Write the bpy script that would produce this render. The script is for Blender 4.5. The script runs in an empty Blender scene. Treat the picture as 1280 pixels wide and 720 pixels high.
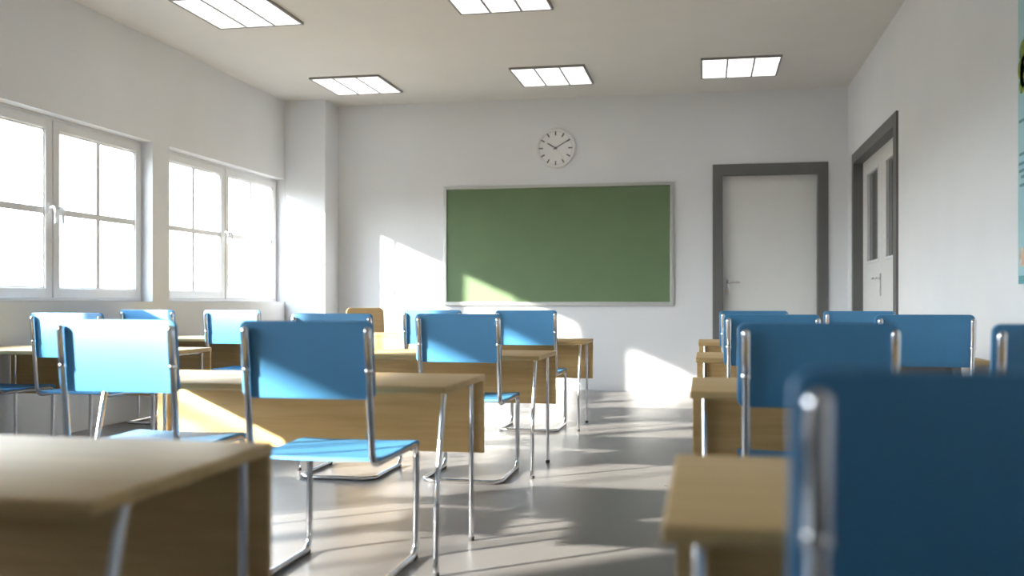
import bpy, bmesh, math, random
from mathutils import Vector, Matrix

random.seed(3)
scn = bpy.context.scene
COL = scn.collection
PI = math.pi

# ------------------------------------------------------------------ materials
def mat(name, color, rough=0.5, metal=0.0, spec=0.5, coat=0.0):
    m = bpy.data.materials.new(name)
    m.use_nodes = True
    b = m.node_tree.nodes['Principled BSDF']
    b.inputs['Base Color'].default_value = (*color, 1)
    b.inputs['Roughness'].default_value = rough
    b.inputs['Metallic'].default_value = metal
    b.inputs['Specular IOR Level'].default_value = spec
    b.inputs['Coat Weight'].default_value = coat
    return m

def nodes(m):
    return m.node_tree.nodes, m.node_tree.links, m.node_tree.nodes['Principled BSDF']

def noisy(m, c0, c1, scale=(1, 1, 1), nscale=5.0, detail=4.0, bump=0.0, bump_scale=60.0, rough=None):
    n, l, b = nodes(m)
    tc = n.new('ShaderNodeTexCoord')
    mp = n.new('ShaderNodeMapping')
    mp.inputs['Scale'].default_value = scale
    l.new(tc.outputs['Object'], mp.inputs['Vector'])
    ns = n.new('ShaderNodeTexNoise')
    ns.inputs['Scale'].default_value = nscale
    ns.inputs['Detail'].default_value = detail
    l.new(mp.outputs['Vector'], ns.inputs['Vector'])
    cr = n.new('ShaderNodeValToRGB')
    cr.color_ramp.elements[0].position = 0.32
    cr.color_ramp.elements[1].position = 0.68
    cr.color_ramp.elements[0].color = (*c0, 1)
    cr.color_ramp.elements[1].color = (*c1, 1)
    l.new(ns.outputs['Fac'], cr.inputs['Fac'])
    l.new(cr.outputs['Color'], b.inputs['Base Color'])
    if rough:
        mr = n.new('ShaderNodeMapRange')
        mr.inputs['To Min'].default_value = rough[0]
        mr.inputs['To Max'].default_value = rough[1]
        l.new(ns.outputs['Fac'], mr.inputs['Value'])
        l.new(mr.outputs['Result'], b.inputs['Roughness'])
    if bump:
        n2 = n.new('ShaderNodeTexNoise')
        n2.inputs['Scale'].default_value = bump_scale
        n2.inputs['Detail'].default_value = 3
        l.new(mp.outputs['Vector'], n2.inputs['Vector'])
        bp = n.new('ShaderNodeBump')
        bp.inputs['Strength'].default_value = bump
        bp.inputs['Distance'].default_value = 0.01
        l.new(n2.outputs['Fac'], bp.inputs['Height'])
        l.new(bp.outputs['Normal'], b.inputs['Normal'])
    return m

M = {}
M['wall'] = noisy(mat('white_paint', (.75, .74, .74), .75, spec=.25), (.735, .745, .765), (.755, .765, .785), nscale=2, bump=.04, bump_scale=90)
M['ceiling'] = noisy(mat('ceiling_paint', (.7, .68, .66), .85, spec=.2), (.72, .70, .68), (.74, .72, .70), nscale=2)
M['floor'] = noisy(mat('grey_linoleum', (.18, .172, .168), .3, spec=.35), (.170, .161, .158), (.183, .173, .169), nscale=1.6, detail=8, rough=(.24, .36), bump=.02, bump_scale=40)
M['blue'] = noisy(mat('blue_plastic', (.075, .29, .55), .46, spec=.65), (.072, .281, .537), (.078, .297, .56), nscale=3, bump=.02, bump_scale=220)
M['chrome'] = mat('chrome', (.78, .78, .80), .14, metal=1.0)
M['dark_rubber'] = mat('dark_rubber', (.03, .03, .032), .6)
M['white_frame'] = noisy(mat('white_lacquer', (.75, .75, .76), .35), (.74, .74, .75), (.76, .76, .77), nscale=4)
M['grey_frame'] = noisy(mat('grey_door_frame', (.09, .09, .088), .5), (.13, .13, .128), (.137, .137, .134), nscale=4)
M['door'] = noisy(mat('white_door', (.62, .62, .61), .45), (.73, .73, .715), (.75, .75, .735), nscale=3)
M['board'] = noisy(mat('green_chalk_surface', (.14, .21, .11), .6, spec=.3), (.136, .205, .108), (.150, .22, .118), nscale=3, detail=6)
M['alu'] = mat('aluminium', (.55, .56, .54), .4, metal=.6)
M['lamp_frame'] = mat('lamp_frame_grey', (.27, .26, .25), .5)
M['clock_white'] = mat('clock_white', (.80, .80, .80), .4)
M['black'] = mat('black_paint', (.015, .015, .017), .5)
M['dark_glass'] = mat('door_glass', (.10, .105, .105), .12, spec=.5)
M['poster_blue'] = noisy(mat('poster_blue', (.33, .58, .64), .4), (.31, .56, .62), (.35, .60, .66), nscale=6)
M['poster_green'] = noisy(mat('poster_green', (.16, .30, .02), .5), (.06, .20, .01), (.30, .38, .03), nscale=30)
M['poster_ink'] = mat('poster_ink', (.12, .26, .30), .5)
M['poster_cream'] = noisy(mat('poster_picture', (.6, .6, .55), .5), (.65, .65, .6), (.6, .3, .16), nscale=25)
M['poster_teal'] = mat('poster_teal', (.10, .34, .38), .5)
M['seam'] = mat('seam_grey', (.25, .25, .25), .6)

def wood(name, dark, light, rough=.42):
    m = mat(name, light, rough)
    n, l, b = nodes(m)
    tc = n.new('ShaderNodeTexCoord')
    oi = n.new('ShaderNodeObjectInfo')
    ad = n.new('ShaderNodeVectorMath'); ad.operation = 'ADD'
    sc = n.new('ShaderNodeVectorMath'); sc.operation = 'SCALE'
    sc.inputs[0].default_value = (3.1, 5.7, 2.3)
    l.new(oi.outputs['Random'], sc.inputs['Scale'])
    l.new(tc.outputs['Object'], ad.inputs[0]); l.new(sc.outputs['Vector'], ad.inputs[1])
    mp = n.new('ShaderNodeMapping'); mp.inputs['Scale'].default_value = (1.0, 14, 14)
    l.new(ad.outputs['Vector'], mp.inputs['Vector'])
    a = n.new('ShaderNodeTexNoise'); a.inputs['Scale'].default_value = 2.2; a.inputs['Detail'].default_value = 6; a.inputs['Distortion'].default_value = .6
    l.new(mp.outputs['Vector'], a.inputs['Vector'])
    mp2 = n.new('ShaderNodeMapping'); mp2.inputs['Scale'].default_value = (4, 140, 140)
    l.new(ad.outputs['Vector'], mp2.inputs['Vector'])
    f = n.new('ShaderNodeTexNoise'); f.inputs['Scale'].default_value = 1.5; f.inputs['Detail'].default_value = 2
    l.new(mp2.outputs['Vector'], f.inputs['Vector'])
    mx = n.new('ShaderNodeMath'); mx.operation = 'MULTIPLY_ADD'
    mx.inputs[1].default_value = .3
    l.new(f.outputs['Fac'], mx.inputs[0]); l.new(a.outputs['Fac'], mx.inputs[2])
    cr = n.new('ShaderNodeValToRGB')
    cr.color_ramp.elements[0].position = .45; cr.color_ramp.elements[1].position = .85
    cr.color_ramp.elements[0].color = (*dark, 1); cr.color_ramp.elements[1].color = (*light, 1)
    l.new(mx.outputs['Value'], cr.inputs['Fac'])
    l.new(cr.outputs['Color'], b.inputs['Base Color'])
    return m
M['wood'] = wood('light_oak', (.58, .385, .16), (.70, .49, .225), .5)
M['wood_chair'] = wood('beech_ply', (.58, .41, .20), (.66, .48, .26))

def emission(name, col, s):
    m = bpy.data.materials.new(name); m.use_nodes = True
    n, l = m.node_tree.nodes, m.node_tree.links
    n.clear()
    o = n.new('ShaderNodeOutputMaterial'); e = n.new('ShaderNodeEmission')
    e.inputs['Color'].default_value = (*col, 1); e.inputs['Strength'].default_value = s
    l.new(e.outputs[0], o.inputs[0])
    return m
M['lamp'] = emission('lamp_diffuser', (1, .985, .97), 1.2)

def glass(name):
    m = bpy.data.materials.new(name); m.use_nodes = True
    n, l = m.node_tree.nodes, m.node_tree.links
    n.clear()
    o = n.new('ShaderNodeOutputMaterial'); mx = n.new('ShaderNodeMixShader')
    t = n.new('ShaderNodeBsdfTransparent'); g = n.new('ShaderNodeBsdfGlossy')
    t.inputs['Color'].default_value = (.97, .985, .985, 1)
    g.inputs['Roughness'].default_value = .02
    lw = n.new('ShaderNodeLayerWeight'); lw.inputs['Blend'].default_value = .5
    pw = n.new('ShaderNodeMath'); pw.operation = 'POWER'; pw.inputs[1].default_value = 5
    ma = n.new('ShaderNodeMath'); ma.operation = 'MULTIPLY_ADD'; ma.inputs[1].default_value = .6; ma.inputs[2].default_value = .02
    l.new(lw.outputs['Facing'], pw.inputs[0]); l.new(pw.outputs[0], ma.inputs[0]); l.new(ma.outputs[0], mx.inputs[0])
    l.new(t.outputs[0], mx.inputs[1]); l.new(g.outputs[0], mx.inputs[2]); l.new(mx.outputs[0], o.inputs[0])
    return m
M['glass'] = glass('window_glass')

# ------------------------------------------------------------------ mesh helpers
def box(bm, x0, x1, y0, y1, z0, z1, bev=0.0, seg=2):
    t = bmesh.new()
    bmesh.ops.create_cube(t, size=1)
    for v in t.verts:
        v.co = Vector(((x0 + x1) / 2 + v.co.x * (x1 - x0), (y0 + y1) / 2 + v.co.y * (y1 - y0), (z0 + z1) / 2 + v.co.z * (z1 - z0)))
    if bev:
        bmesh.ops.bevel(t, geom=list(t.edges), offset=bev, segments=seg, profile=.5, affect='EDGES')
    merge(bm, t)

def merge(bm, t):
    me = bpy.data.meshes.new('tmp'); t.to_mesh(me); t.free()
    bm.from_mesh(me); bpy.data.meshes.remove(me)

def fillet_path(pts, rad, n=7):
    pts = [Vector(p) for p in pts]
    out = [pts[0]]
    for i in range(1, len(pts) - 1):
        a, b, c = pts[i - 1], pts[i], pts[i + 1]
        r = rad[i] if isinstance(rad, dict) and i in rad else (rad if not isinstance(rad, dict) else 0.04)
        d1 = (a - b).normalized(); d2 = (c - b).normalized()
        ang = d1.angle(d2)
        if ang > PI - .02 or r <= 0:
            out.append(b); continue
        tl = min(r / math.tan(ang / 2), (a - b).length * .49, (c - b).length * .49)
        rr = tl * math.tan(ang / 2)
        cen = b + (d1 + d2).normalized() * (rr / math.sin(ang / 2))
        p0 = b + d1 * tl; p1 = b + d2 * tl
        u = (p0 - cen); w = (p1 - cen); tot = u.angle(w)
        ax = u.cross(w).normalized()
        for k in range(n + 1):
            out.append(cen + Matrix.Rotation(tot * k / n, 3, ax) @ u)
    out.append(pts[-1])
    return out

def tube(bm, pts, r, seg=12, closed=False, rfun=None, cap=True):
    pts = [Vector(p) for p in pts]
    n = len(pts)
    tang = []
    for i in range(n):
        if closed:
            t = pts[(i + 1) % n] - pts[i - 1]
        else:
            t = pts[min(i + 1, n - 1)] - pts[max(i - 1, 0)]
        tang.append(t.normalized())
    up = Vector((0, 0, 1)) if abs(tang[0].z) < .9 else Vector((1, 0, 0))
    nrm = (up - tang[0] * up.dot(tang[0])).normalized()
    rings = []
    for i in range(n):
        if i:
            q = tang[i - 1].rotation_difference(tang[i])
            nrm = (q @ nrm); nrm = (nrm - tang[i] * nrm.dot(tang[i])).normalized()
        bi = tang[i].cross(nrm)
        rr = rfun(i, n) if rfun else r
        rings.append([bm.verts.new(pts[i] + (nrm * math.cos(2 * PI * k / seg) + bi * math.sin(2 * PI * k / seg)) * rr) for k in range(seg)])
    m = n if closed else n - 1
    for i in range(m):
        a, b = rings[i], rings[(i + 1) % n]
        for k in range(seg):
            bm.faces.new((a[k], a[(k + 1) % seg], b[(k + 1) % seg], b[k]))
    if cap and not closed:
        bm.faces.new(rings[0][::-1]); bm.faces.new(rings[-1])

def capsule(bm, p0, p1, r, seg=14, n=5):
    p0, p1 = Vector(p0), Vector(p1)
    d = (p1 - p0).normalized()
    pts, rs = [], []
    for k in range(n + 1):
        a = PI / 2 * k / n
        pts.append(p0 - d * (r * math.cos(a)) ); rs.append(max(r * math.sin(a), r * .05))
    for k in range(n + 1):
        a = PI / 2 * k / n
        pts.append(p1 + d * (r * math.sin(a))); rs.append(max(r * math.cos(a), r * .05))
    tube(bm, pts, r, seg, rfun=lambda i, m: rs[i])

def lathe(bm, prof, seg=48, axis='y', origin=(0, 0, 0)):
    o = Vector(origin)
    rings = []
    for (r, h) in prof:
        ring = []
        for k in range(seg):
            a = 2 * PI * k / seg
            c, s = math.cos(a) * r, math.sin(a) * r
            v = Vector((c, h, s)) if axis == 'y' else (Vector((c, s, h)) if axis == 'z' else Vector((h, c, s)))
            ring.append(bm.verts.new(o + v))
        rings.append(ring)
    for a, b in zip(rings, rings[1:]):
        for k in range(seg):
            bm.faces.new((a[k], a[(k + 1) % seg], b[(k + 1) % seg], b[k]))
    bm.faces.new(rings[0]); bm.faces.new(rings[-1])

def obj(name, bm, m, parent=None, smooth=False, loc=None):
    bmesh.ops.recalc_face_normals(bm, faces=bm.faces)
    me = bpy.data.meshes.new(name)
    bm.to_mesh(me); bm.free()
    me.materials.append(m)
    if smooth:
        for p in me.polygons: p.use_smooth = True
        me.set_sharp_from_angle(angle=math.radians(38))
    o = bpy.data.objects.new(name, me)
    COL.objects.link(o)
    if parent: o.parent = parent
    if loc: o.location = loc
    return o

def tag(o, label, cat, group=None):
    o['label'] = label; o['category'] = cat
    if group: o['group'] = group
    return o

def thing(name, label, cat, loc=(0, 0, 0), rz=0, group=None):
    o = bpy.data.objects.new(name, None); COL.objects.link(o)
    o.location = loc; o.rotation_euler = (0, 0, rz)
    o.empty_display_size = .1
    return tag(o, label, cat, group)

def struct(o):
    o['kind'] = 'structure'
    return o

def copy_tree(o, parent=None):
    c = o.copy(); COL.objects.link(c)
    if parent: c.parent = parent
    for ch in list(o.children):
        copy_tree(ch, c)
    return c

# ------------------------------------------------------------------ room shell
XL, XR, YB, YR, H = -4.75, 1.5, 11.17, -5.2, 3.305
WT = 0.20                       # outer wall thickness
SILL, HEAD = 1.0, 2.40
WINS = [(.05, 2.74, 1.40), (2.98, 4.90, 4.12), (5.08, 7.95, 6.73), (8.23, 10.74, 9.485)]   # y0, y1, meeting stile

b = bmesh.new(); box(b, XL - WT, XR + .3, YR - .2, YB + .3, -.12, 0)
struct(obj('floor', b, M['floor']))
b = bmesh.new(); box(b, XL - WT, XR + .3, YR - .2, YB + .3, H, H + .15)
struct(obj('ceiling', b, M['ceiling']))

b = bmesh.new()
box(b, XL - WT, XL, YR, YB, 0, SILL)
box(b, XL - WT, XL, YR, YB, HEAD, H)
y0 = YR
for (a, c, _) in WINS:
    box(b, XL - WT, XL, y0, a, SILL, HEAD); y0 = c
box(b, XL - WT, XL, y0, YB, SILL, HEAD)
struct(obj('wall_left', b, M['wall']))

b = bmesh.new(); box(b, XL, -4.26, 10.74, YB, 0, H, .004, 1)
struct(obj('wall_pillar', b, M['wall']))

# back wall with a door opening, right wall with a door opening
D1 = (.165, 1.205, 2.405)
b = bmesh.new()
box(b, XL - WT, D1[0], YB, YB + .2, 0, H)
box(b, D1[1], XR + .2, YB, YB + .2, 0, H)
box(b, D1[0], D1[1], YB, YB + .2, D1[2], H)
struct(obj('wall_back', b, M['wall']))
D2 = (8.445, 10.68, 2.43)
b = bmesh.new()
box(b, XR, XR + .2, YR, D2[0], 0, H)
box(b, XR, XR + .2, D2[1], YB, 0, H)
box(b, XR, XR + .2, D2[0], D2[1], D2[2], H)
struct(obj('wall_right', b, M['wall']))
b = bmesh.new(); box(b, XL - WT, XR + .2, YR - .2, YR, 0, H)
struct(obj('wall_rear', b, M['wall']))

# ------------------------------------------------------------------ windows
def ring_frame(bm, x0, x1, y0, y1, z0, z1, w, bev=.006):
    """rectangular frame in the yz plane, width w, depth x0..x1"""
    box(bm, x0, x1, y0, y0 + w, z0, z1, bev, 2)
    box(bm, x0, x1, y1 - w, y1, z0, z1, bev, 2)
    box(bm, x0, x1, y0 + w * .9, y1 - w * .9, z0, z0 + w, bev, 2)
    box(bm, x0, x1, y0 + w * .9, y1 - w * .9, z1 - w, z1, bev, 2)

def window(name, y0, y1, ym):
    root = bpy.data.objects.new(name, None); COL.objects.link(root)
    root.location = (XL - .12, ym, SILL)
    struct(root)
    h = HEAD - SILL; ra, rb = y0 - ym, y1 - ym
    b = bmesh.new(); ring_frame(b, -.05, .012, ra, rb, 0, h, .035, .004)
    box(b, -.045, .004, -.018, .018, .03, h - .03, .003, 1)
    obj('window_frame', b, M['white_frame'], root)
    for s in (-1, 1):
        ya, yb = (ra + .025, -.006) if s < 0 else (.006, rb - .025)
        b = bmesh.new(); ring_frame(b, -.035, .024, ya, yb, .025, h - .025, .078, .008)
        # stepped glazing bead
        ring_frame(b, -.022, .010, ya + .07, yb - .07, .095, h - .095, .018, .004)
        sash = obj('sash', b, M['white_frame'], root)
        ga, gb, z0, z1 = ya + .085, yb - .085, .108, h - .108
        gm = (ga + gb) / 2; zm = .685
        b = bmesh.new(); box(b, -.003, .006, gm - .025, gm + .025, z0 - .01, z1 + .01, .002, 1)
        obj('glazing_bar', b, M['white_frame'], sash)
        b = bmesh.new(); box(b, -.003, .007, ga - .01, gb + .01, zm - .024, zm + .024, .002, 1)
        obj('glazing_bar', b, M['white_frame'], sash)
        b = bmesh.new(); box(b, -.002, .002, ga - .012, gb + .012, z0 - .012, z1 + .012)
        obj('pane', b, M['glass'], sash)
        # lever handle on the meeting stile
        b = bmesh.new()
        hy = -.045 if s < 0 else .045
        box(b, .024, .032, hy - .016, hy + .016, zm - .02, zm + .06, .004, 2)
        tube(b, fillet_path([(.028, hy, zm + .025), (.075, hy, zm + .03), (.078, hy + .004, zm - .095)], .025), .0105, 10)
        obj('window_handle', b, M['white_frame'], sash, True)
    return root
for i, (a, c, mm) in enumerate(WINS[::-1]):
    window('window_%d' % (i + 1), a, c, mm)

# ------------------------------------------------------------------ doors
root = struct(bpy.data.objects.new('door_1', None)); COL.objects.link(root); root.location = ((D1[0] + D1[1]) / 2, YB, 0)
hw = (D1[1] - D1[0]) / 2
b = bmesh.new()
for s in (-1, 1):
    xo, xi = s * (hw + .09), s * hw
    box(b, min(xo, xi), max(xo, xi), -.018, .0, 0, D1[2])
    box(b, min(xi, xi - s * .018), max(xi, xi - s * .018), -.018, .12, 0, D1[2])
box(b, -hw - .09, hw + .09, -.018, .0, D1[2], D1[2] + .10)
box(b, -hw + .018, hw - .018, -.018, .12, D1[2] - .018, D1[2])
obj('door_frame', b, M['grey_frame'], root)
b = bmesh.new(); box(b, -hw + .02, hw - .02, .075, .115, .006, D1[2] - .02, .003, 1)
leaf = obj('door_leaf', b, M['door'], root)

def lever(parent, flip=1):
    b = bmesh.new()
    box(b, -.018, .018, -.01, 0, -.15, .05, .006, 2)
    obj('backplate', b, M['alu'], parent)
lv = bmesh.new()
hx = -hw + .075
box(lv, hx - .018, hx + .018, .067, .075, 1.07, 1.25, .003, 2)
tube(lv, fillet_path([(hx, .07, 1.215), (hx, .02, 1.215), (hx + .13, .022, 1.215)], .015), .0095, 10)
obj('door_handle', lv, M['chrome'], leaf, True)

root = struct(bpy.data.objects.new('door_2', None)); COL.objects.link(root); root.location = (XR, (D2[0] + D2[1]) / 2, 0)
hw = (D2[1] - D2[0]) / 2
b = bmesh.new()
for s in (-1, 1):
    yo, yi = s * (hw + .09), s * hw
    yo2 = s * (hw + (.115 if s < 0 else .09))
    box(b, -.018, 0, min(yo2, yi), max(yo2, yi), 0, D2[2])
    box(b, -.018, .12, min(yi, yi - s * .018), max(yi, yi - s * .018), 0, D2[2])
box(b, -.018, 0, -hw - .115, hw + .09, D2[2], D2[2] + .085)
box(b, -.018, .12, -hw + .018, hw - .018, D2[2] - .018, D2[2])
obj('door_frame', b, M['grey_frame'], root)
cy = (D2[0] + D2[1]) / 2
meet = 9.55 - cy
for s in (-1, 1):
    ya, yb = (-hw + .02, meet - .002) if s < 0 else (meet + .002, hw - .02)
    wa, wb = (8.72 - cy, 9.335 - cy) if s < 0 else (9.735 - cy, 10.385 - cy)
    za, zb, zt = 1.385, 2.27, D2[2] - .02
    b = bmesh.new()
    x0, x1 = .078, .122
    box(b, x0, x1, ya, yb, .006, za); box(b, x0, x1, ya, yb, zb, zt)
    box(b, x0, x1, ya, wa, za, zb); box(b, x0, x1, wb, yb, za, zb)
    leaf = obj('door_leaf', b, M['door'], root)
    b = bmesh.new(); ring_frame(b, x0 - .006, x1 + .004, wa - .012, wb + .012, za - .012, zb + .012, .028, .003)
    obj('glazing_frame', b, M['white_frame'], leaf)
    b = bmesh.new(); box(b, .098, .104, wa, wb, za, zb)
    obj('pane', b, M['dark_glass'], leaf)
    if s > 0:
        b = bmesh.new()
        hy = meet + .05
        box(b, x0 - .008, x0, hy - .018, hy + .018, 1.05, 1.26, .003, 2)
        tube(b, fillet_path([(x0, hy, 1.215), (x0 - .055, hy, 1.215), (x0 - .053, hy + .14, 1.215)], .015), .0095, 10)
        obj('door_handle', b, M['chrome'], leaf, True)

# ------------------------------------------------------------------ ceiling lamps
def lamp(x, y, label):
    t = thing('ceiling_light', label, 'ceiling light', (x, y, H), 0, 'square ceiling lights')
    w, d = .375, .41
    b = bmesh.new()
    f = .017
    for (a0, a1, c0, c1) in ((-w, -w + f, -d, d), (w - f, w, -d, d), (-w + f, w - f, -d, -d + f), (-w + f, w - f, d - f, d)):
        box(b, a0, a1, c0, c1, -.022, 0, .002, 1)
    for k in (-1, 1):
        box(b, k * w / 3 - .0085, k * w / 3 + .0085, -d + f, d - f, -.021, 0)
    obj('lamp_frame', b, M['lamp_frame'], t)
    b = bmesh.new()
    for k in (-1, 1):
        box(b, -w + f, w - f, k * d / 3 - .005, k * d / 3 + .005, -.019, 0)
    obj('louvre', b, M['white_frame'], t)
    for i in range(3):
        b = bmesh.new()
        xa = -w + f if i == 0 else (-w / 3 + .006 if i == 1 else w / 3 + .006)
        xb = -w / 3 - .006 if i == 0 else (w / 3 - .006 if i == 1 else w - f)
        box(b, xa, xb, -d + f, d - f, -.016, -.002)
        obj('diffuser', b, M['lamp'], t)
    return t
lamp(-3.63, 10.06, 'glowing square ceiling light in the left corner, nearest the wall pillar')
lamp(-1.53, 10.03, 'glowing square ceiling light right above the wall clock')
lamp(.33, 10.0, 'glowing square ceiling light above the grey framed door, farthest right')
lamp(-3.63, 7.33, 'large ceiling light cut by the top of the photo, above the windows')
lamp(-1.545, 7.31, 'ceiling light cut by the top edge of the photo at its middle')

# ------------------------------------------------------------------ chalkboard
t = thing('chalkboard', 'wide blank green chalkboard with aluminium frame on the far wall', 'chalkboard', (-1.66, YB, 1.64))
w, h = 1.312, .687
b = bmesh.new(); box(b, -w + .02, w - .02, -.018, -.002, -h + .02, h - .02)
obj('writing_surface', b, M['board'], t)
b = bmesh.new()
for (x0, x1, z0, z1) in ((-w, -w + .036, -h, h), (w - .036, w, -h, h), (-w + .03, w - .03, h - .036, h), (-w + .03, w - .03, -h, -h + .045)):
    box(b, x0, x1, -.034, 0, z0, z1, .004, 2)
obj('board_frame', b, M['alu'], t)

# ------------------------------------------------------------------ clock
t = thing('wall_clock', 'round white wall clock with black ticks showing ten past ten', 'clock', (-1.665, YB, 2.735))
R = .222
b = bmesh.new(); lathe(b, [(R - .004, 0), (R, -.006), (R, -.036), (R - .006, -.042), (R - .018, -.042), (R - .022, -.030), (R - .03, -.026), (.0005, -.026)], 64)
obj('case', b, M['clock_white'], t, True)
b = bmesh.new()
def radial(bm, a, r0, r1, wd, y0, y1):
    u = Vector((math.sin(a), 0, math.cos(a))); v = Vector((math.cos(a), 0, -math.sin(a)))
    q = bmesh.new(); bmesh.ops.create_cube(q, size=1)
    for p in q.verts:
        rr = r0 if p.co.z < 0 else r1
        p.co = u * rr + v * (p.co.x * wd) + Vector((0, y0 if p.co.y < 0 else y1, 0))
    merge(bm, q)
for k in range(12):
    radial(b, k * PI / 6, .145, .193, .0125, -.0275, -.0255)
for k in range(60):
    if k % 5: radial(b, k * PI / 30, .184, .193, .004, -.0275, -.0255)
obj('hour_marks', b, M['black'], t)
b = bmesh.new(); radial(b, math.radians(302), -.02, .108, .013, -.031, -.029)
lathe(b, [(.014, -.029), (.014, -.034), (.001, -.034)], 20)
obj('hour_hand', b, M['black'], t)
b = bmesh.new(); radial(b, math.radians(59), -.03, .188, .009, -.0335, -.0315)
obj('minute_hand', b, M['black'], t)
b = bmesh.new(); radial(b, math.radians(140), -.03, .15, .003, -.0355, -.0345)
obj('second_hand', b, M['alu'], t)

# ------------------------------------------------------------------ poster on the right wall
t = thing('wall_poster', 'light blue poster hanging on the right wall at the photo edge', 'poster', (XR, 4.78, 1.9))
b = bmesh.new(); box(b, -.006, 0, -.45, .45, -.815, .75)
obj('sheet', b, M['poster_blue'], t)
b = bmesh.new()
for (cy, cz, r) in ((.37, .30, .055), (.40, .22, .05), (.33, .20, .09), (.28, .33, .08), (.39, .14, .04)):
    lathe(b, [(r, -.006), (r, -.0075), (.001, -.0075)], 18, 'x', (0, cy, cz))
obj('leaf_picture', b, M['poster_green'], t)
b = bmesh.new()
for (y0, y1, z) in ((.30, .43, -.03), (.28, .425, -.19), (.26, .435, -.235), (.25, .43, -.27), (.27, .40, -.30), (.25, .42, -.34)):
    b = bmesh.new()
    yy = y1
    while yy > y0:                      # broken dashes: the printed lines are too small to read
        l = random.uniform(.012, .03)
        box(b, -.0075, -.006, yy - l, yy, z - .007, z + .007); yy -= l
        box(b, -.0066, -.006, yy - .008, yy, z - .0006, z + .0006); yy -= .008
    obj('text_line', b, M['poster_ink'], t)
b = bmesh.new(); box(b, -.0075, -.006, .05, .42, -.73, -.64)
obj('small_picture', b, M['poster_cream'], t)
b = bmesh.new(); box(b, -.0075, -.006, -.45, .435, -.815, -.775)
obj('bottom_band', b, M['poster_teal'], t)

# ------------------------------------------------------------------ desk
DW, DD, DT = 1.50, .65, .695      # origin: floor under the middle of the panel-side (far) edge
def make_desk():
    t = thing('school_desk', '', 'desk')
    hw = DW / 2
    b = bmesh.new(); box(b, -hw, hw, -DD, 0, DT - .026, DT, .005, 3)
    obj('tabletop', b, M['wood'], t, True)
    b = bmesh.new(); box(b, -hw + .002, hw - .002, -.022, -.002, .365, DT - .0255, .002, 1)
    obj('modesty_panel', b, M['wood'], t)
    zr = DT - .026 - .006
    for s in (-1, 1):
        x = s * (hw - .050)
        b = bmesh.new()
        tube(b, [(x, -.038, .012), (x, -.038, zr)], .0108, 14)
        lg = obj('leg', b, M['chrome'], t, True)
        b = bmesh.new(); lathe(b, [(.0105, 0), (.0126, .002), (.0126, .016), (.0110, .018)], 16, 'z', (x, -.038, 0))
        obj('foot_cap', b, M['dark_rubber'], lg, True)
        b = bmesh.new()
        tube(b, fillet_path([(x, -DD + .055, .012), (x, -DD + .06, .29), (x, -DD + .165, zr)], .35, 8), .0108, 14)
        lg = obj('leg', b, M['chrome'], t, True)
        b = bmesh.new(); lathe(b, [(.0105, 0), (.0126, .002), (.0126, .016), (.0110, .018)], 16, 'z', (x, -DD + .055, 0))
        obj('foot_cap', b, M['dark_rubber'], lg, True)
        b = bmesh.new()
        tube(b, [(x, -DD + .14, zr), (x, -.0375, zr)], .009, 12)
        obj('side_rail', b, M['chrome'], t, True)
    b = bmesh.new()
    tube(b, [(-hw + .050, -.07, zr - .006), (hw - .050, -.07, zr - .006)], .011, 12)
    obj('cross_rail', b, M['chrome'], t, True)
    return t

def rounded_panel(bm, w, h, r, th, bow, back_lean=0.0, n=6, nx=14):
    """board in the xz plane, front at y=0, thickness th in +y, bowed by 'bow' along x (edges toward -y)"""
    out = []
    for cx, cz, a0 in ((w / 2 - r, h - r, 0), (-w / 2 + r, h - r, PI / 2), (-w / 2 + r, r, PI), (w / 2 - r, r, 1.5 * PI)):
        for k in range(n + 1):
            a = a0 + PI / 2 * k / n
            out.append((cx + r * math.cos(a), cz + r * math.sin(a)))
    q = bmesh.new()
    vs = [q.verts.new((x, 0, z)) for x, z in out]
    f = q.faces.new(vs)
    for k in range(1, nx):
        x = -w / 2 + w * k / nx
        g = list(q.verts) + list(q.edges) + list(q.faces)
        bmesh.ops.bisect_plane(q, geom=g, plane_co=(x, 0, 0), plane_no=(1, 0, 0))
    ex = bmesh.ops.extrude_face_region(q, geom=list(q.faces))
    for v in [e for e in ex['geom'] if isinstance(e, bmesh.types.BMVert)]:
        v.co.y += th
    bmesh.ops.recalc_face_normals(q, faces=q.faces)
    ed = [e for e in q.edges if len(e.link_faces) == 2 and e.calc_face_angle(0) > 1.2]
    bmesh.ops.bevel(q, geom=ed, offset=th * .3, segments=2, profile=.5, affect='EDGES')
    for v in q.verts:
        v.co.y += -bow * (2 * v.co.x / w) ** 2 - back_lean * v.co.z
    merge(bm, q)

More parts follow.
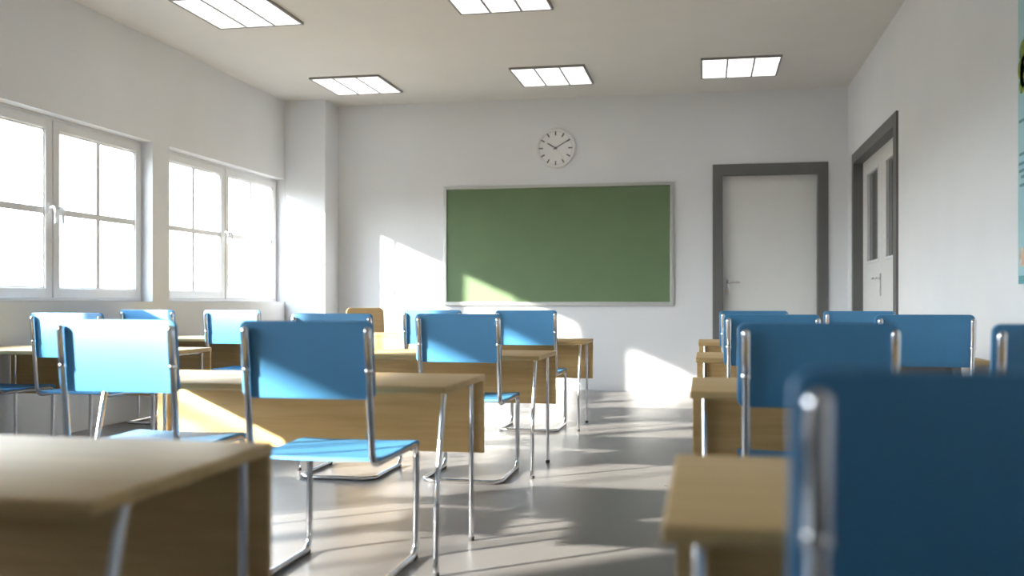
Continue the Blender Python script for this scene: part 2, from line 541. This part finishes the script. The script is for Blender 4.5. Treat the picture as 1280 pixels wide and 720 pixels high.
def make_chair():
    t = thing('school_chair', '', 'chair')
    hw = .221; r = .0128; zs = .443
    # one continuous bent tube
    pts = []; rad = {}
    side = [(-.300, .90), (-.255, zs + .0), (.275, zs), (.262, r), (-.255, r)]
    fr = [(.0, .0), (.055, .0), (.05, .0), (.045, .0)]
    R_ = [(-hw, y, z) for y, z in side]
    L_ = [(hw, y, z) for y, z in side[::-1]]
    path = fillet_path(R_ + L_, {1: .055, 2: .05, 3: .05, 4: .075, 5: .075, 6: .05, 7: .05, 8: .055}, 8)
    b = bmesh.new(); tube(b, path, r, 14)
    fobj = obj('tube_frame', b, M['chrome'], t, True)
    b = bmesh.new(); tube(b, [(-hw, -.10, zs), (hw, -.10, zs)], .009, 10)
    tube(b, [(-hw, .12, zs), (hw, .12, zs)], .009, 10)
    obj('seat_bar', b, M['chrome'], t, True)
    for s in (-1, 1):
        def yb(z): return -.300 + (.90 - z) / (.90 - zs) * .045
        b = bmesh.new()
        capsule(b, (s * hw, yb(.775) - .001, .775), (s * hw, yb(.90) - .001, .90), .0152, 16)
        sl = obj('back_sleeve', b, M['chrome'], t, True)
        b = bmesh.new(); lathe(b, [(.0162, .757), (.0170, .760), (.0170, .768), (.0162, .771)], 16, 'z', (s * hw, yb(.765), 0))
        obj('sleeve_ring', b, M['chrome'], sl, True)
        for y in (.235, -.165):
            b = bmesh.new(); box(b, s * hw - .011, s * hw + .011, y - .022, y + .022, 0, .016, .004, 2)
            obj('floor_glide', b, M['dark_rubber'], fobj)
    b = bmesh.new()
    rounded_panel(b, .482, .268, .026, .018, .004, 0.0)
    for v in b.verts:
        z = v.co.z + .666
        v.co = Vector((v.co.x - .007, v.co.y - .300 + (.90 - z) / (.90 - zs) * .045 + .0145, z))
    obj('backrest', b, M['blue'], t, True)
    # seat: lofted shell, rolled front edge, slightly dished, rear corners narrowed
    b = bmesh.new()
    prof = [(-.235, .462), (-.20, .459), (-.12, .4565), (0, .4555), (.12, .457), (.20, .459), (.245, .4575), (.272, .452), (.288, .441), (.295, .428)]
    nx = 12; th = .012
    top, bot = [], []
    for j, (y, z) in enumerate(prof):
        k0 = max(j - 1, 0); k1 = min(j + 1, len(prof) - 1)
        ty, tz = prof[k1][0] - prof[k0][0], prof[k1][1] - prof[k0][1]
        L = math.hypot(ty, tz); ny, nz = -tz / L, ty / L
        half = .233
        if y < -.2: half = .220 if j == 0 else .228
        if y > .28: half = .229 if j == len(prof) - 2 else .222
        rt, rb = [], []
        for i in range(nx + 1):
            u = -1 + 2 * i / nx
            dz = .004 * u * u * (1 if y < .25 else .3)
            rt.append(b.verts.new((u * half, y + ny * 0, z + dz)))
            rb.append(b.verts.new((u * half * .995, y - ny * th, z + dz - nz * th)))
        top.append(rt); bot.append(rb)
    for j in range(len(prof) - 1):
        for i in range(nx):
            b.faces.new((top[j][i], top[j][i + 1], top[j + 1][i + 1], top[j + 1][i]))
            b.faces.new((bot[j][i], bot[j + 1][i], bot[j + 1][i + 1], bot[j][i + 1]))
        b.faces.new((top[j][0], top[j + 1][0], bot[j + 1][0], bot[j][0]))
        b.faces.new((top[j][nx], bot[j][nx], bot[j + 1][nx], top[j + 1][nx]))
    for i in range(nx):
        b.faces.new((top[0][i], bot[0][i], bot[0][i + 1], top[0][i + 1]))
        b.faces.new((top[-1][i], top[-1][i + 1], bot[-1][i + 1], bot[-1][i]))
    obj('seat', b, M['blue'], t, True)
    return t

# ------------------------------------------------------------------ desks
FAR = [2.02, 4.095, 6.14, 8.22]
XC, XRD, XLD = -1.662, .697, -3.985
desk0 = make_desk()
first = [True]
def desk(x, y, label, rz=0, group='two seat school desks in rows'):
    d = desk0 if first[0] else copy_tree(desk0)
    first[0] = False
    d.location = (x, y, 0); d.rotation_euler = (0, 0, rz)
    tag(d, label, 'desk', group)
    return d
desk(XC - .008, FAR[0], 'blurred oak school desk nearest the camera, cut by the left photo edge')
desk(XC, FAR[1], 'oak two seat desk in front of the two large left chairs, sunlight across its panel')
desk(XC, FAR[2], 'oak desk of the middle row, second behind the blurred near left desk')
desk(XC, FAR[3], 'oak middle row desk nearest the chalkboard, its right end against the white wall')
desk(XRD - .006, FAR[0], 'blurred oak desk end at the bottom, beside the dark blue near chair')
desk(XRD, FAR[1], 'oak desk right of the aisle, just beyond the blurred near right desk')
desk(XRD, FAR[2], 'oak desk right of the aisle, third from the camera')
desk(XRD, FAR[3], 'oak desk right of the aisle, farthest back and closest to the grey framed door')
desk(XLD, FAR[1], 'oak desk by the window wall just beyond the left photo edge')
desk(XLD, FAR[2], 'oak desk along the window wall, sunlit right corner, at the left photo edge')
desk(XLD, FAR[3], 'shaded oak desk along the window wall, farthest back under the second window')
tdesk = copy_tree(desk0)
tdesk.name = 'teacher_desk'
tdesk.location = (-3.32, 8.87, 0); tdesk.rotation_euler = (0, 0, PI)
tag(tdesk, 'oak teacher desk facing the class, in front of the wooden chair', 'desk')

# ------------------------------------------------------------------ chairs
chair0 = make_chair()
firstc = [True]
def chair(x, yback, label, rz=0):
    c = chair0 if firstc[0] else copy_tree(chair0)
    firstc[0] = False
    c.location = (x, yback + .285, 0); c.rotation_euler = (0, 0, rz)
    tag(c, label, 'chair', 'blue school chairs')
    return c
chair(-1.333, 3.20, 'large blue chair with chrome frame whose whole seat and sled base show, centre left')
chair(-2.109, 3.295, 'pale sunlit blue chair in front, just behind the blurred near left desk')
chair(-1.322, 5.28, 'blue chair with chrome sled base just behind the large centre left chair, below chalkboard')
chair(-2.042, 5.26, 'blue chair mostly hidden behind the large blue chair, in front of wooden teacher chair')
chair(-1.342, 7.49, 'blue chair at the farthest middle row desk, right of the pair under the chalkboard')
chair(-2.09, 7.50, 'pale sunlit blue chair half hidden behind another, under the chalkboard left edge')
chair(-3.70, 5.27, 'sunlit white looking blue chair with dark blue seat, by the window wall at far left')
chair(-4.43, 5.29, 'blue chair at the left photo edge of which only the dark blue seat shows')
chair(-4.43, 7.345, 'shaded blue chair below the windows with a small sunlit triangle on its top')
chair(-3.652, 7.27, 'pale sunlit blue chair below the second window, in front of the dark desk panel')
chair(-3.70, 3.22, 'blue chair just beyond the left photo edge, aisle side')
chair(-4.42, 3.26, 'blue chair just beyond the left photo edge, window side')
chair(.331, 1.03, 'huge blurred dark blue chair back filling the lower right corner')
chair(.346, 3.207, 'blue chair right of the aisle directly behind the huge blurred chair')
chair(1.075, 3.15, 'blue chair cut by the right photo edge, below the poster')
chair(.339, 5.28, 'blue chair right of the aisle, second in line beyond the huge blurred chair')
chair(1.10, 5.37, 'blue chair by the right wall with a full chrome right upright showing')
chair(.345, 7.345, 'farthest blue chair right of the aisle, before the grey framed door left side')
chair(1.062, 7.306, 'farthest blue chair by the right wall, below the side door')

# ------------------------------------------------------------------ teacher's wooden chair (turned to the class)
t = thing('wooden_chair', 'wooden chair with rounded plywood back behind the teacher desk', 'chair', (-3.30, 9.74, 0), PI + .85)
hw = .185
b = bmesh.new()
rounded_panel(b, .445, .33, .05, .014, -.012)
for v in b.verts:
    z = v.co.z + .605
    v.co = Vector((v.co.x, v.co.y - .24 - (z - .45) * .06, z))
obj('backrest', b, M['wood_chair'], t, True)
b = bmesh.new(); box(b, -.21, .21, -.20, .21, .445, .462, .006, 3)
obj('seat', b, M['wood_chair'], t, True)
for s in (-1, 1):
    b = bmesh.new(); tube(b, fillet_path([(s * hw, -.272, .86), (s * hw, -.225, .44), (s * .2, -.24, .012)], .3), .011, 12)
    obj('leg', b, M['chrome'], t, True)
    b = bmesh.new(); tube(b, fillet_path([(s * hw, -.22, .433), (s * hw, .19, .433), (s * .2, .21, .012)], .04), .011, 12)
    obj('leg', b, M['chrome'], t, True)

# ------------------------------------------------------------------ light
sd = bpy.data.lights.new('sun', 'SUN'); sd.energy = 18.5; sd.angle = math.radians(1.5); sd.color = (1, .925, .82)
sun = bpy.data.objects.new('sun', sd); COL.objects.link(sun)
dirv = Vector((1, .82, -.453))
sun.rotation_euler = dirv.to_track_quat('-Z', 'Y').to_euler()
sun.location = (-12, -6, 7)

w = bpy.data.worlds.new('sky'); scn.world = w; w.use_nodes = True
n, l = w.node_tree.nodes, w.node_tree.links
bg = n['Background']
tc = n.new('ShaderNodeTexCoord'); sx = n.new('ShaderNodeSeparateXYZ'); cr = n.new('ShaderNodeValToRGB')
l.new(tc.outputs['Generated'], sx.inputs[0]); l.new(sx.outputs['Z'], cr.inputs['Fac'])   # dark ground below the horizon, hazy white above, blue overhead
e = cr.color_ramp.elements
e[0].position = 0.0; e[0].color = (.10, .10, .09, 1)
e[1].position = .6; e[1].color = (.62, .80, 1.0, 1)
k = cr.color_ramp.elements.new(.03); k.color = (.8, .84, .86, 1)
k = cr.color_ramp.elements.new(.22); k.color = (.88, .94, 1, 1)
l.new(cr.outputs['Color'], bg.inputs['Color'])
bg.inputs['Strength'].default_value = 11.0

# ------------------------------------------------------------------ camera
cd = bpy.data.cameras.new('camera'); cam = bpy.data.objects.new('camera', cd); COL.objects.link(cam)
cd.sensor_width = 36; cd.lens = 35; cd.shift_y = 17 / 1280
cam.location = (0, 0, 1.0)
cam.rotation_euler = (PI / 2, 0, math.atan((882 - 640) / 1244.4))
cd.clip_start = .05
cd.dof.use_dof = True; cd.dof.focus_distance = 6.5; cd.dof.aperture_fstop = 1.7
scn.camera = cam

vs = scn.view_settings
scn.display_settings.display_device = 'sRGB'
vs.view_transform = 'Standard'; vs.look = 'None'; vs.gamma = 1; vs.use_curve_mapping = False
vs.exposure = 0.70
scn.cycles.use_denoising = True
scn.cycles.max_bounces = 12
scn.cycles.diffuse_bounces = 8
scn.cycles.transparent_max_bounces = 16
scn.cycles.sample_clamp_indirect = 8
